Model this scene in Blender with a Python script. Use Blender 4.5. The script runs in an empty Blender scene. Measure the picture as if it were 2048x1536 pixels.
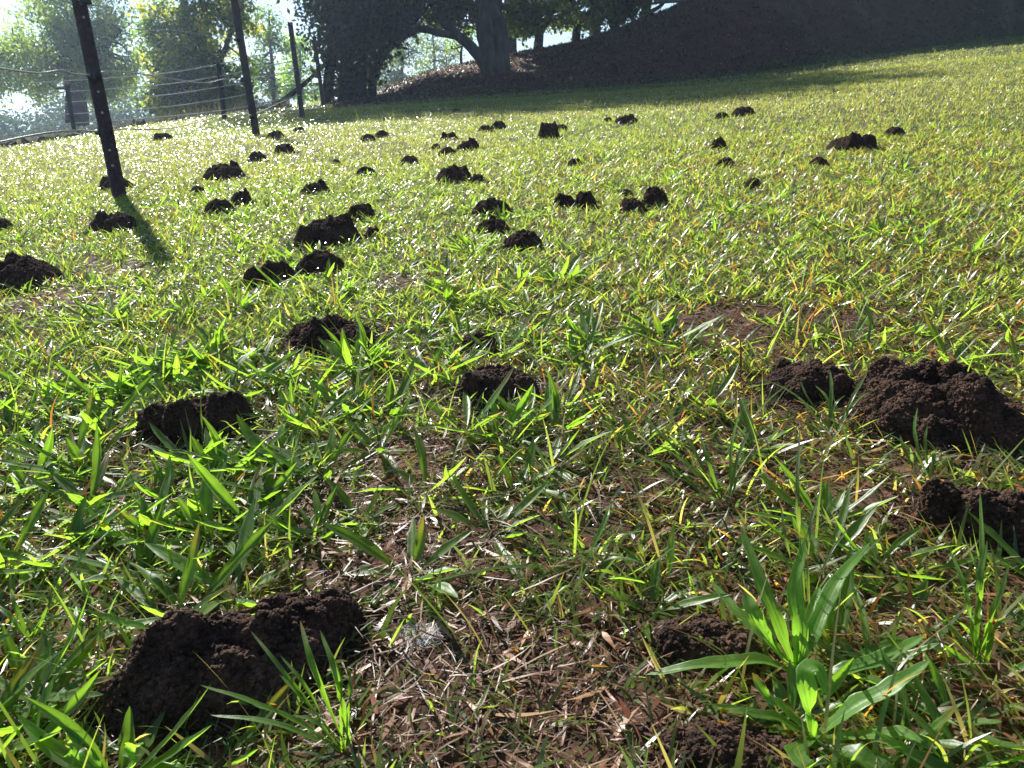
import bpy, math, random
import numpy as np
from mathutils import Vector, Matrix

S = bpy.context.scene
C = S.collection
# ------------------------------------------------------------------ camera
FPX, CX, CY = 1550.0, 1024.0, 768.0          # focal length and centre in photo pixels (2048 wide)
PITCH, ROLL = math.radians(18.0), math.radians(3.24)
F = np.array([0, math.cos(PITCH), -math.sin(PITCH)])
R0 = np.array([1.0, 0, 0])
U0 = np.cross(R0, F)
R = math.cos(ROLL)*R0 - math.sin(ROLL)*U0
U = math.cos(ROLL)*U0 + math.sin(ROLL)*R0
CAM = np.array([0.0, 0.0, 0.0])
cam_d = bpy.data.cameras.new('camera'); cam = bpy.data.objects.new('camera', cam_d); C.objects.link(cam)
cam_d.sensor_width = 36; cam_d.lens = 36*FPX/2048; cam_d.clip_start = 0.02; cam_d.clip_end = 3000
cam.matrix_world = Matrix(((R[0], U[0], -F[0], 0), (R[1], U[1], -F[1], 0), (R[2], U[2], -F[2], 0), (0, 0, 0, 1)))
S.camera = cam
cam_d.dof.use_dof = True; cam_d.dof.focus_distance = 1.0; cam_d.dof.aperture_fstop = 30.0
# ------------------------------------------------------------------ light
SUN_EL, SUN_AZ = math.radians(37), math.radians(-27.5)      # azimuth from +Y towards +X
w = bpy.data.worlds.new('World'); S.world = w; w.use_nodes = True
nt = w.node_tree; nt.nodes.clear()
sky = nt.nodes.new('ShaderNodeTexSky'); sky.sky_type = 'NISHITA'; sky.sun_disc = False
sky.sun_elevation = SUN_EL; sky.sun_rotation = SUN_AZ; sky.air_density = 1.0; sky.dust_density = 0.2; sky.ozone_density = 2.5
bg = nt.nodes.new('ShaderNodeBackground'); bg.inputs[1].default_value = 0.062
wo = nt.nodes.new('ShaderNodeOutputWorld')
nt.links.new(sky.outputs[0], bg.inputs[0]); nt.links.new(bg.outputs[0], wo.inputs[0])
sl = bpy.data.lights.new('sun', 'SUN'); sl.energy = 5.0; sl.angle = math.radians(0.6); sl.color = (1, 0.96, 0.90)
so = bpy.data.objects.new('sun', sl); C.objects.link(so)
sd = Vector((math.sin(SUN_AZ)*math.cos(SUN_EL), math.cos(SUN_AZ)*math.cos(SUN_EL), math.sin(SUN_EL)))
so.rotation_euler = sd.to_track_quat('Z', 'Y').to_euler(); so.location = (-5, 10, 12)
S.view_settings.view_transform = 'Standard'; S.view_settings.look = 'None'
S.view_settings.gamma = 1; S.view_settings.exposure = 1.1
S.cycles.max_bounces = 6; S.cycles.diffuse_bounces = 3; S.cycles.transmission_bounces = 3; S.cycles.glossy_bounces = 2
S.cycles.transparent_max_bounces = 6; S.cycles.sample_clamp_indirect = 4; S.cycles.sample_clamp_direct = 0
S.cycles.caustics_reflective = False; S.cycles.caustics_refractive = False

rng = np.random.default_rng(11); random.seed(5)
ss = lambda a, b, x: (lambda t: t*t*(3-2*t))(np.clip((x-a)/(b-a), 0, 1))

def vnoise(x, y, seed=0):
    x = np.asarray(x, float)+seed*17.13; y = np.asarray(y, float)-seed*9.71
    xi = np.floor(x).astype(np.int64); yi = np.floor(y).astype(np.int64); fx = x-xi; fy = y-yi
    fx = fx*fx*(3-2*fx); fy = fy*fy*(3-2*fy)
    def h(a, b):
        n = (a*374761393+b*668265263+seed*1274126177) & 0xffffffff
        n = ((n ^ (n >> 13))*1274126177) & 0xffffffff
        return ((n ^ (n >> 16)) & 0xffff)/65535.0
    return (h(xi, yi)*(1-fx)+h(xi+1, yi)*fx)*(1-fy)+(h(xi, yi+1)*(1-fx)+h(xi+1, yi+1)*fx)*fy
def fbm(x, y, seed=0, o=3):
    s = 0; a = 0.5; t = 0
    for i in range(o): s = s+a*vnoise(x*2**i, y*2**i, seed+i); t += a; a *= .5
    return s/t
# ------------------------------------------------------------------ terrain
HC = 697.0; YV0, YVS = 205.0, 0.066
# field plane in camera space: CY*Z - f*Y - YV0*Z + YVS*(f*X + CX*Z) = HC
nc = YVS*FPX*R + (-FPX)*U + (CY-YV0+YVS*CX)*F        # n . P = HC
def plane_z(x, y): return (HC-nc[0]*x-nc[1]*y)/nc[2]
def ray(px, py): return F+(px-CX)/FPX*R+(CY-py)/FPX*U
def on_plane(px, py):
    d = ray(px, py); t = HC/np.dot(nc, d); return d*t
def project(P):
    P = np.asarray(P); z = P@F
    return CX+FPX*(P@R)/z, CY-FPX*(P@U)/z, z
# bank: foot line and crest line, both given along columns of the photo, as azimuth functions
def _az(px, py): d = ray(px, py); return math.atan2(d[0], d[1])
_FT = [(700, 214), (770, 207), (870, 199), (990, 190), (1150, 182), (1300, 172), (1500, 158), (1750, 136), (2048, 112), (2500, 90)]
_FA = np.array([_az(*p) for p in _FT]); _FR = np.array([13.6, 14.2, 14.5, 14.8, 14.6, 15.4, 17.0, 20.0, 24.0, 25.0])
_CT = [(700, 208), (770, 181), (870, 141), (1000, 112), (1150, 84), (1240, 54), (1340, 16), (1450, -40), (1600, -110), (1800, -190), (2100, -270), (2600, -330)]
_CA = np.array([_az(*p) for p in _CT])
_WD = np.interp(_CA, _FA, np.linspace(3.0, 6.5, len(_FA)))
_CR = np.interp(_CA, _FA, _FR)+_WD
_CZ = []
for (p, q), r_ in zip(_CT, _CR):
    d = ray(p, q); k_ = min(1, 26/r_); _CZ.append(d[2]/np.hypot(d[0], d[1])*r_-plane_z(d[0]/np.hypot(d[0], d[1])*r_*k_, d[1]/np.hypot(d[0], d[1])*r_*k_))
_CZ = np.maximum(_CZ, 0)
def bank_s(x, y):
    a = np.arctan2(x, y); r = np.hypot(x, y); rf = np.interp(a, _FA, _FR)
    s_ = np.where(a < _FA[0]-.02, -5.0, r-rf); return s_, a
def bank_h(x, y):
    a = np.arctan2(x, y); r = np.hypot(x, y); rf = np.interp(a, _FA, _FR); rc = np.interp(a, _CA, _CR); H = np.interp(a, _CA, _CZ, left=0)
    t = np.clip((r-rf+.4*(fbm(x/1.6, y/1.6, 8)-.5))/(rc-rf), 0, 1); fade = ss(2.2, 1.2, np.abs(a)) if False else (np.abs(a) < 1.5)*1.0
    return H*(.35*t+.65*t*t*(3-2*t))*fade
def ground(x, y):
    x = np.asarray(x, float); y = np.asarray(y, float); sh = x.shape
    x = x.ravel(); y = y.ravel()
    r = np.hypot(x, y)
    cp = np.minimum(1, 26/np.maximum(r, .1)); z = plane_z(x*cp, y*cp)
    near = np.minimum(r, 25)
    z = z+0.035*(fbm(x/1.4, y/1.4, 3)-.5)*ss(0.3, 3, r)+0.012*(fbm(x/.25, y/.25, 5)-.5)
    # rough strip and lower paddock beyond the field on the left
    az = x/np.maximum(y, .1)
    lm = 1-ss(-0.40, -0.12, az)
    edge = 9.5+6*ss(-.62, -.25, az)
    z = z-lm*0.045*np.maximum(np.minimum(r, 26)-edge, 0)*np.where(y > 0, 1, 0)
    z = z-0.10*ss(edge, edge+1.5, r)*lm*(y > 0)+0.06*np.sin(r*1.2)*lm*ss(edge, edge+2, r)*(1-ss(25, 35, r))
    z = z+.022*np.clip(r-5, 0, 20)*ss(.2, .65, az)*(y > 0)
    s, st = bank_s(x, y)
    z = z+bank_h(x, y)+0.10*(fbm(x/.7, y/.7, 9)-.5)*ss(0, 1, s)*(y > 0)
    return z.reshape(sh)
def hit(px, py, dz=0.0):
    d = ray(px, py); d = d/np.dot(d, F)
    ts = np.geomspace(0.25, 120, 500); P = ts[:, None]*d
    g = P[:, 2]-ground(P[:, 0], P[:, 1])-dz
    i = np.argmax(g < 0)
    if g[i] >= 0: i = len(ts)-1
    a, b = ts[max(i-1, 0)], ts[i]
    for _ in range(25):
        m = (a+b)/2; p = m*d
        if p[2]-float(ground(p[0:1], p[1:2])[0])-dz < 0: b = m
        else: a = m
    return a*d
def at_depth(px, D, lift=0.0):
    """ground point seen along column px at horizontal distance D"""
    d = ray(px, 300); h = d[:2]/np.linalg.norm(d[:2])*D
    z = float(ground(h[0:1], h[1:2])[0]); return np.array([h[0], h[1], z+lift])

# ------------------------------------------------------------------ helpers
def make_mesh(name, V, quads=None, tris=None, mat=None, col=None, smooth=False, parent=None, link=True):
    me = bpy.data.meshes.new(name)
    nq = 0 if quads is None else len(quads); nt_ = 0 if tris is None else len(tris)
    V = np.asarray(V, np.float32); me.vertices.add(len(V)); me.vertices.foreach_set('co', V.ravel())
    idx = np.concatenate([np.asarray(a, np.int32).ravel() for a in (quads, tris) if a is not None and len(a)])
    me.loops.add(len(idx)); me.loops.foreach_set('vertex_index', idx)
    me.polygons.add(nq+nt_)
    st = np.r_[np.arange(nq)*4, nq*4+np.arange(nt_)*3].astype(np.int32)
    me.polygons.foreach_set('loop_start', st)
    me.polygons.foreach_set('use_smooth', np.full(nq+nt_, smooth))
    me.update(calc_edges=True)
    if col is not None:
        ca = me.color_attributes.new('Col', 'FLOAT_COLOR', 'POINT')
        c4 = np.ones((len(V), 4), np.float32); c4[:, :3] = col; ca.data.foreach_set('color', c4.ravel())
    if mat: me.materials.append(mat)
    if not link: return me
    o = bpy.data.objects.new(name, me); C.objects.link(o)
    if parent: o.parent = parent
    return o
def tag(o, label=None, cat=None, group=None, kind=None):
    if label: o['label'] = label
    if cat: o['category'] = cat
    if group: o['group'] = group
    if kind: o['kind'] = kind
    return o
def empty(name, loc):
    o = bpy.data.objects.new(name, None); C.objects.link(o); o.location = tuple(map(float, loc)); o.empty_display_size = .05; return o
class Acc:
    def __init__(s): s.V = []; s.Q = []; s.T = []; s.C = []; s.n = 0
    def add(s, V, Q=None, T=None, col=None):
        V = np.asarray(V); s.V.append(V)
        if Q is not None and len(Q): s.Q.append(np.asarray(Q)+s.n)
        if T is not None and len(T): s.T.append(np.asarray(T)+s.n)
        if col is not None: s.C.append(np.broadcast_to(col, (len(V), 3)) if np.ndim(col) == 1 else col)
        s.n += len(V)
    def build(s, name, mat, parent=None, smooth=False, origin=None, link=True):
        V = np.concatenate(s.V)
        if origin is not None: V = V-origin
        return make_mesh(name, V, np.concatenate(s.Q) if s.Q else None, np.concatenate(s.T) if s.T else None, mat,
                         np.concatenate(s.C) if s.C else None, smooth, parent, link)

def strips(base, az, L, W, phi, kap, S=4, K=2, prof='blade', fold=0.0, col=None, twist=None, tipcol=None, wave=0.0, side=None):
    """N ribbons; returns V,Q,C.  phi = lean from vertical at the root, kap = added lean at the tip"""
    N = len(az); t = np.linspace(0, 1, S+1)
    ph = phi[:, None]+kap[:, None]*t[None]**1.2
    dl = (L/S)[:, None]
    phm = (ph[:, 1:]+ph[:, :-1])/2
    hx = np.concatenate([np.zeros((N, 1)), np.cumsum(np.sin(phm)*dl, 1)], 1)
    hz = np.concatenate([np.zeros((N, 1)), np.cumsum(np.cos(phm)*dl, 1)], 1)
    ca, sa = np.cos(az)[:, None], np.sin(az)[:, None]
    sb = 0 if side is None else (side[:, None]*L[:, None]*t[None]**2)
    P = np.stack([base[:, 0:1]+hx*ca-sb*sa, base[:, 1:2]+hx*sa+sb*ca, base[:, 2:3]+hz], 2)       # N,S+1,3
    if twist is None: twist = np.zeros(N)
    tw = twist[:, None]*t[None]
    sidev = np.stack([-sa*np.ones_like(t)[None], ca*np.ones_like(t)[None], np.zeros((N, S+1))], 2)
    nor = np.stack([-np.cos(ph)*ca, -np.cos(ph)*sa, np.sin(ph)], 2)
    sv = sidev*np.cos(tw)[..., None]+nor*np.sin(tw)[..., None]
    nv = nor*np.cos(tw)[..., None]-sidev*np.sin(tw)[..., None]
    if prof == 'blade': wt = np.clip(1.0*(1-t**2.2), 0.03, 1)*np.minimum(1, .55+2*t)
    elif prof == 'lance': wt = .16+.95*np.sin(np.pi*np.clip(t*1.0, 0, 1)**1.15)**1.1; wt = np.where(t > .98, .03, wt)*np.where(t < .02, 1, 1)
    elif prof == 'straw': wt = np.ones_like(t)
    wd = (W[:, None]*wt[None]/2)
    k = np.linspace(-1, 1, K)
    off = sv[:, :, None, :]*(wd[..., None]*k)[..., None]
    V = P[:, :, None, :]+off
    if fold: V = V+nv[:, :, None, :]*(wd[..., None]*np.abs(k)*fold)[..., None]
    if K == 5: V = V+nv[:, :, None, :]*(wd[..., None]*np.array([0, .16, -.12, .16, 0]))[..., None]
    if wave:
        rp = rng.uniform(0, 6.3, (N, 1, 1)); V = V+nv[:, :, None, :]*(wave*wd[..., None]*np.abs(k)*np.sin(t[None, :, None]*17+rp+k*1.5))[..., None]
    V = V.reshape(-1, 3)
    i0 = (np.arange(N)*(S+1)*K)[:, None, None]+(np.arange(S)*K)[None, :, None]+np.arange(K-1)[None, None, :]
    Q = np.stack([i0, i0+1, i0+K+1, i0+K], -1).reshape(-1, 4)
    cc = None
    if col is not None:
        c = col[:, None, None, :]*np.ones((1, S+1, K, 1))
        if tipcol is not None:
            m = ss(.45, 1, t)[None, :, None, None]; c = c*(1-m*tipcol[:, None, None, 3:4])+tipcol[:, None, None, :3]*m*tipcol[:, None, None, 3:4]
        if K == 5: c = c*np.array([1, .8, 1.3, .8, 1])[None, None, :, None]
        cc = c.reshape(-1, 3)
    return V, Q, cc

def tube(path, rad, seg=8, cap=True):
    path = np.asarray(path, float); n = len(path); rad = np.broadcast_to(np.asarray(rad, float), (n,))
    T = np.gradient(path, axis=0); T /= np.linalg.norm(T, axis=1)[:, None]+1e-12
    up = np.array([0, 0, 1.0]) if abs(T[0][2]) < .9 else np.array([1.0, 0, 0])
    V = []
    for i in range(n):
        a = np.cross(up, T[i]); a /= np.linalg.norm(a)+1e-12; b = np.cross(T[i], a); up = b if False else up
        th = np.arange(seg)/seg*2*np.pi
        V.append(path[i]+rad[i]*(np.cos(th)[:, None]*a+np.sin(th)[:, None]*b))
    V = np.concatenate(V); j = np.arange(seg); Q = []
    for i in range(n-1):
        Q.append(np.stack([i*seg+j, i*seg+(j+1) % seg, (i+1)*seg+(j+1) % seg, (i+1)*seg+j], 1))
    return V, np.concatenate(Q)
def smooth_path(pts, n=8):
    P = np.asarray(pts, float); P = np.vstack([2*P[0]-P[1], P, 2*P[-1]-P[-2]]); out = []
    for i in range(1, len(P)-2):
        for u in np.arange(n)/n:
            a, b, c, d = P[i-1:i+3]
            out.append(.5*((2*b)+(-a+c)*u+(2*a-5*b+4*c-d)*u*u+(-a+3*b-3*c+d)*u**3))
    out.append(P[-2]); return np.array(out)

# ------------------------------------------------------------------ materials
def new_mat(name):
    m = bpy.data.materials.new(name); m.use_nodes = True; n = m.node_tree; n.nodes.clear()
    out = n.nodes.new('ShaderNodeOutputMaterial'); return m, n, out
def leaf_mat(name, trans=0.5, rough=0.32, tint=(1.5, 1.5, .50), spec=0.6, attr=True, color=(.08, .15, .03), tb=1.0):
    m, n, out = new_mat(name)
    p = n.nodes.new('ShaderNodeBsdfPrincipled'); p.inputs['Roughness'].default_value = rough
    p.inputs['Specular IOR Level'].default_value = spec
    tr = n.nodes.new('ShaderNodeBsdfTranslucent')
    a = n.nodes.new('ShaderNodeVertexColor'); a.layer_name = 'Col'
    tc = n.nodes.new('ShaderNodeTexCoord'); nz = n.nodes.new('ShaderNodeTexNoise'); nz.inputs['Scale'].default_value = 90
    n.links.new(tc.outputs['Object'], nz.inputs['Vector'])
    mr = n.nodes.new('ShaderNodeMapRange'); mr.inputs[3].default_value = .72; mr.inputs[4].default_value = 1.25
    n.links.new(nz.outputs['Fac'], mr.inputs[0])
    mx = n.nodes.new('ShaderNodeVectorMath'); mx.operation = 'SCALE'
    n.links.new(a.outputs['Color'], mx.inputs[0]); n.links.new(mr.outputs[0], mx.inputs['Scale'])
    n.links.new(mx.outputs[0], p.inputs['Base Color'])
    m2 = n.nodes.new('ShaderNodeVectorMath'); m2.operation = 'MULTIPLY'; m2.inputs[1].default_value = tuple(t*tb for t in tint)
    n.links.new(mx.outputs[0], m2.inputs[0]); n.links.new(m2.outputs[0], tr.inputs['Color'])
    bp = n.nodes.new('ShaderNodeBump'); bp.inputs['Strength'].default_value = .25; bp.inputs['Distance'].default_value = .002
    n.links.new(nz.outputs['Fac'], bp.inputs['Height']); n.links.new(bp.outputs[0], p.inputs['Normal'])
    ms = n.nodes.new('ShaderNodeMixShader'); ms.inputs[0].default_value = trans
    n.links.new(p.outputs[0], ms.inputs[1]); n.links.new(tr.outputs[0], ms.inputs[2]); n.links.new(ms.outputs[0], out.inputs[0])
    return m
def noise_mat(name, stops, scale=30, rough=.9, bump=.5, bdist=.01, spec=.2, detail=8, sc2=None, patch=None):
    m, n, out = new_mat(name)
    p = n.nodes.new('ShaderNodeBsdfPrincipled'); p.inputs['Roughness'].default_value = rough; p.inputs['Specular IOR Level'].default_value = spec
    tc = n.nodes.new('ShaderNodeTexCoord'); nz = n.nodes.new('ShaderNodeTexNoise'); nz.inputs['Scale'].default_value = scale; nz.inputs['Detail'].default_value = detail
    mp = n.nodes.new('ShaderNodeMapping'); n.links.new(tc.outputs['Object'], mp.inputs[0]); n.links.new(mp.outputs[0], nz.inputs['Vector'])
    if sc2: mp.inputs['Scale'].default_value = sc2
    cr = n.nodes.new('ShaderNodeValToRGB')
    while len(cr.color_ramp.elements) < len(stops): cr.color_ramp.elements.new(.5)
    for e, (pos, c) in zip(cr.color_ramp.elements, stops): e.position = pos; e.color = (*c, 1)
    n.links.new(nz.outputs['Fac'], cr.inputs[0])
    if patch:
        n3 = n.nodes.new('ShaderNodeTexNoise'); n3.inputs['Scale'].default_value = patch; n3.inputs['Detail'].default_value = 4; n.links.new(tc.outputs['Object'], n3.inputs['Vector'])
        m3 = n.nodes.new('ShaderNodeMapRange'); m3.inputs[1].default_value = .35; m3.inputs[2].default_value = .68; m3.inputs[3].default_value = .65; m3.inputs[4].default_value = 1.9; n.links.new(n3.outputs['Fac'], m3.inputs[0])
        v3 = n.nodes.new('ShaderNodeVectorMath'); v3.operation = 'SCALE'; n.links.new(cr.outputs[0], v3.inputs[0]); n.links.new(m3.outputs[0], v3.inputs['Scale']); n.links.new(v3.outputs[0], p.inputs['Base Color'])
    else: n.links.new(cr.outputs[0], p.inputs['Base Color'])
    bp = n.nodes.new('ShaderNodeBump'); bp.inputs['Strength'].default_value = bump; bp.inputs['Distance'].default_value = bdist
    n.links.new(nz.outputs['Fac'], bp.inputs['Height']); n.links.new(bp.outputs[0], p.inputs['Normal'])
    n.links.new(p.outputs[0], out.inputs[0]); return m
M_grass = leaf_mat('grass_blade', .58, .30, spec=.7, tb=2.1)
M_leaf = leaf_mat('plantain_leaf', .60, .40, spec=.6, tb=2.4)
M_straw = leaf_mat('straw', .2, .45, tint=(1.1, 1, .8), spec=.4)
M_tree = leaf_mat('tree_leaf', .5, .35, tint=(1.6, 1.6, .5), spec=.5, tb=2.3)
M_soil = noise_mat('mound_soil', [(.28, (.022, .012, .008)), (.72, (.085, .047, .030))], 230, .95, .6, .001, patch=28)
M_bark = noise_mat('bark', [(.3, (.035, .03, .027)), (.7, (.13, .11, .095))], 9, .9, .9, .04, sc2=(1, 1, .2))
M_bark_dark = noise_mat('dark_bark', [(.3, (.012, .011, .010)), (.7, (.05, .043, .038))], 9, .95, .9, .04, sc2=(1, 1, .2))
M_post = noise_mat('post_paint', [(.35, (.03, .018, .018)), (.72, (.10, .042, .035))], 60, .6, .3, .001, spec=.35)
M_wire = noise_mat('wire', [(.3, (.22, .21, .19)), (.7, (.6, .58, .52))], 200, .45, .2, .0005, spec=.6)
M_plastic = noise_mat('black_plastic', [(.3, (.01, .01, .012)), (.7, (.02, .02, .022))], 60, .4, .1, .0005, spec=.5)
M_timber = noise_mat('timber', [(.3, (.12, .10, .085)), (.7, (.28, .25, .21))], 6, .85, .5, .01, sc2=(6, 1, 6))

def ground_material():
    m, n, out = new_mat('soil_and_turf')
    p = n.nodes.new('ShaderNodeBsdfPrincipled'); p.inputs['Roughness'].default_value = .95; p.inputs['Specular IOR Level'].default_value = .15
    a = n.nodes.new('ShaderNodeVertexColor'); a.layer_name = 'Col'
    tc = n.nodes.new('ShaderNodeTexCoord')
    n1 = n.nodes.new('ShaderNodeTexNoise'); n1.inputs['Scale'].default_value = 60; n1.inputs['Detail'].default_value = 10; n1.inputs['Roughness'].default_value = .7
    n2 = n.nodes.new('ShaderNodeTexNoise'); n2.inputs['Scale'].default_value = 3.2; n2.inputs['Detail'].default_value = 8
    for q in (n1, n2): n.links.new(tc.outputs['Object'], q.inputs['Vector'])
    r1 = n.nodes.new('ShaderNodeMapRange'); r1.inputs[1].default_value = .3; r1.inputs[2].default_value = .7; r1.inputs[3].default_value = .4; r1.inputs[4].default_value = 1.7
    r2 = n.nodes.new('ShaderNodeMapRange'); r2.inputs[1].default_value = .3; r2.inputs[2].default_value = .7; r2.inputs[3].default_value = .65; r2.inputs[4].default_value = 1.4
    n.links.new(n1.outputs['Fac'], r1.inputs[0]); n.links.new(n2.outputs['Fac'], r2.inputs[0])
    mm = n.nodes.new('ShaderNodeMath'); mm.operation = 'MULTIPLY'; n.links.new(r1.outputs[0], mm.inputs[0]); n.links.new(r2.outputs[0], mm.inputs[1])
    vm = n.nodes.new('ShaderNodeVectorMath'); vm.operation = 'SCALE'; n.links.new(a.outputs['Color'], vm.inputs[0]); n.links.new(mm.outputs[0], vm.inputs['Scale'])
    n.links.new(vm.outputs[0], p.inputs['Base Color'])
    bp = n.nodes.new('ShaderNodeBump'); bp.inputs['Strength'].default_value = .8; bp.inputs['Distance'].default_value = .006
    n.links.new(n1.outputs['Fac'], bp.inputs['Height']); n.links.new(bp.outputs[0], p.inputs['Normal'])
    n.links.new(p.outputs[0], out.inputs[0]); return m
M_ground = ground_material()
# ------------------------------------------------------------------ ground sheet
def build_ground():
    # polar sheet: fine near the camera, reaching the horizon
    azf = np.linspace(-math.radians(62), math.radians(62), 620)
    azb = np.linspace(math.radians(62), math.radians(298), 90)[1:-1]
    az = np.r_[azf, azb]; rr = np.r_[0.02, np.geomspace(0.12, 45, 380), np.geomspace(50, 1500, 24)]
    A, RR = np.meshgrid(az, rr); X = RR*np.sin(A); Y = RR*np.cos(A)
    Z = ground(X, Y); nA = len(az); nR = len(rr)
    i, j = np.meshgrid(np.arange(nR-1), np.arange(nA), indexing='ij'); j2 = (j+1) % nA
    Q = np.stack([i*nA+j, (i+1)*nA+j, (i+1)*nA+j2, i*nA+j2], -1).reshape(-1, 4)[:, ::-1]
    x, y = X.ravel(), Y.ravel(); r = RR.ravel()
    V = np.stack([x, y, Z.ravel()], 1)
    s, st = bank_s(x, y); azr = x/np.maximum(y, .1)
    soil = np.array([.085, .046, .030]); turf = np.array([.05, .062, .022]); bankc = np.array([.085, .045, .03]); dry = np.array([.20, .19, .085]); dirt = np.array([.10, .078, .062])
    c = np.ones((len(x), 3))*soil
    m = (ss(2, 7, r))[:, None]; c = c*(1-m)+turf*m
    bm = (ss(0, .8, s+1.2*(fbm(x/1.2, y/1.2, 21)-.5))*(y > 0))[:, None]
    gright = ss(1650, 2100, CX+FPX*azr*1.0+120*(fbm(x/2, y/2, 23)-.5))[:, None]*.75
    bc = bankc*(1-gright)+np.array([.035, .06, .018])*gright
    pale = ss(.58, .8, fbm(x/1.3, y/1.3, 24))[:, None]*.6; bc = bc*(1-pale)+np.array([.15, .10, .08])*pale
    c = c*(1-bm)+bc*bm
    lm = (1-ss(-0.40, -0.2, azr)); edge = 9.5+6*ss(-.62, -.25, azr)
    d = (lm*ss(edge, edge+.8, r)*(1-ss(edge+6, edge+9, r))*(y > 0))[:, None]; c = c*(1-d)+dirt*d
    d = (lm*ss(edge+6, edge+9, r)*(y > 0))[:, None]; c = c*(1-d)+dry*d
    f = ss(60, 90, r)[:, None]; c = c*(1-f)+np.array([.07, .09, .035])*f
    o = make_mesh('ground', V, Q, None, M_ground, c, True); tag(o, kind='structure')
build_ground()

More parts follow.
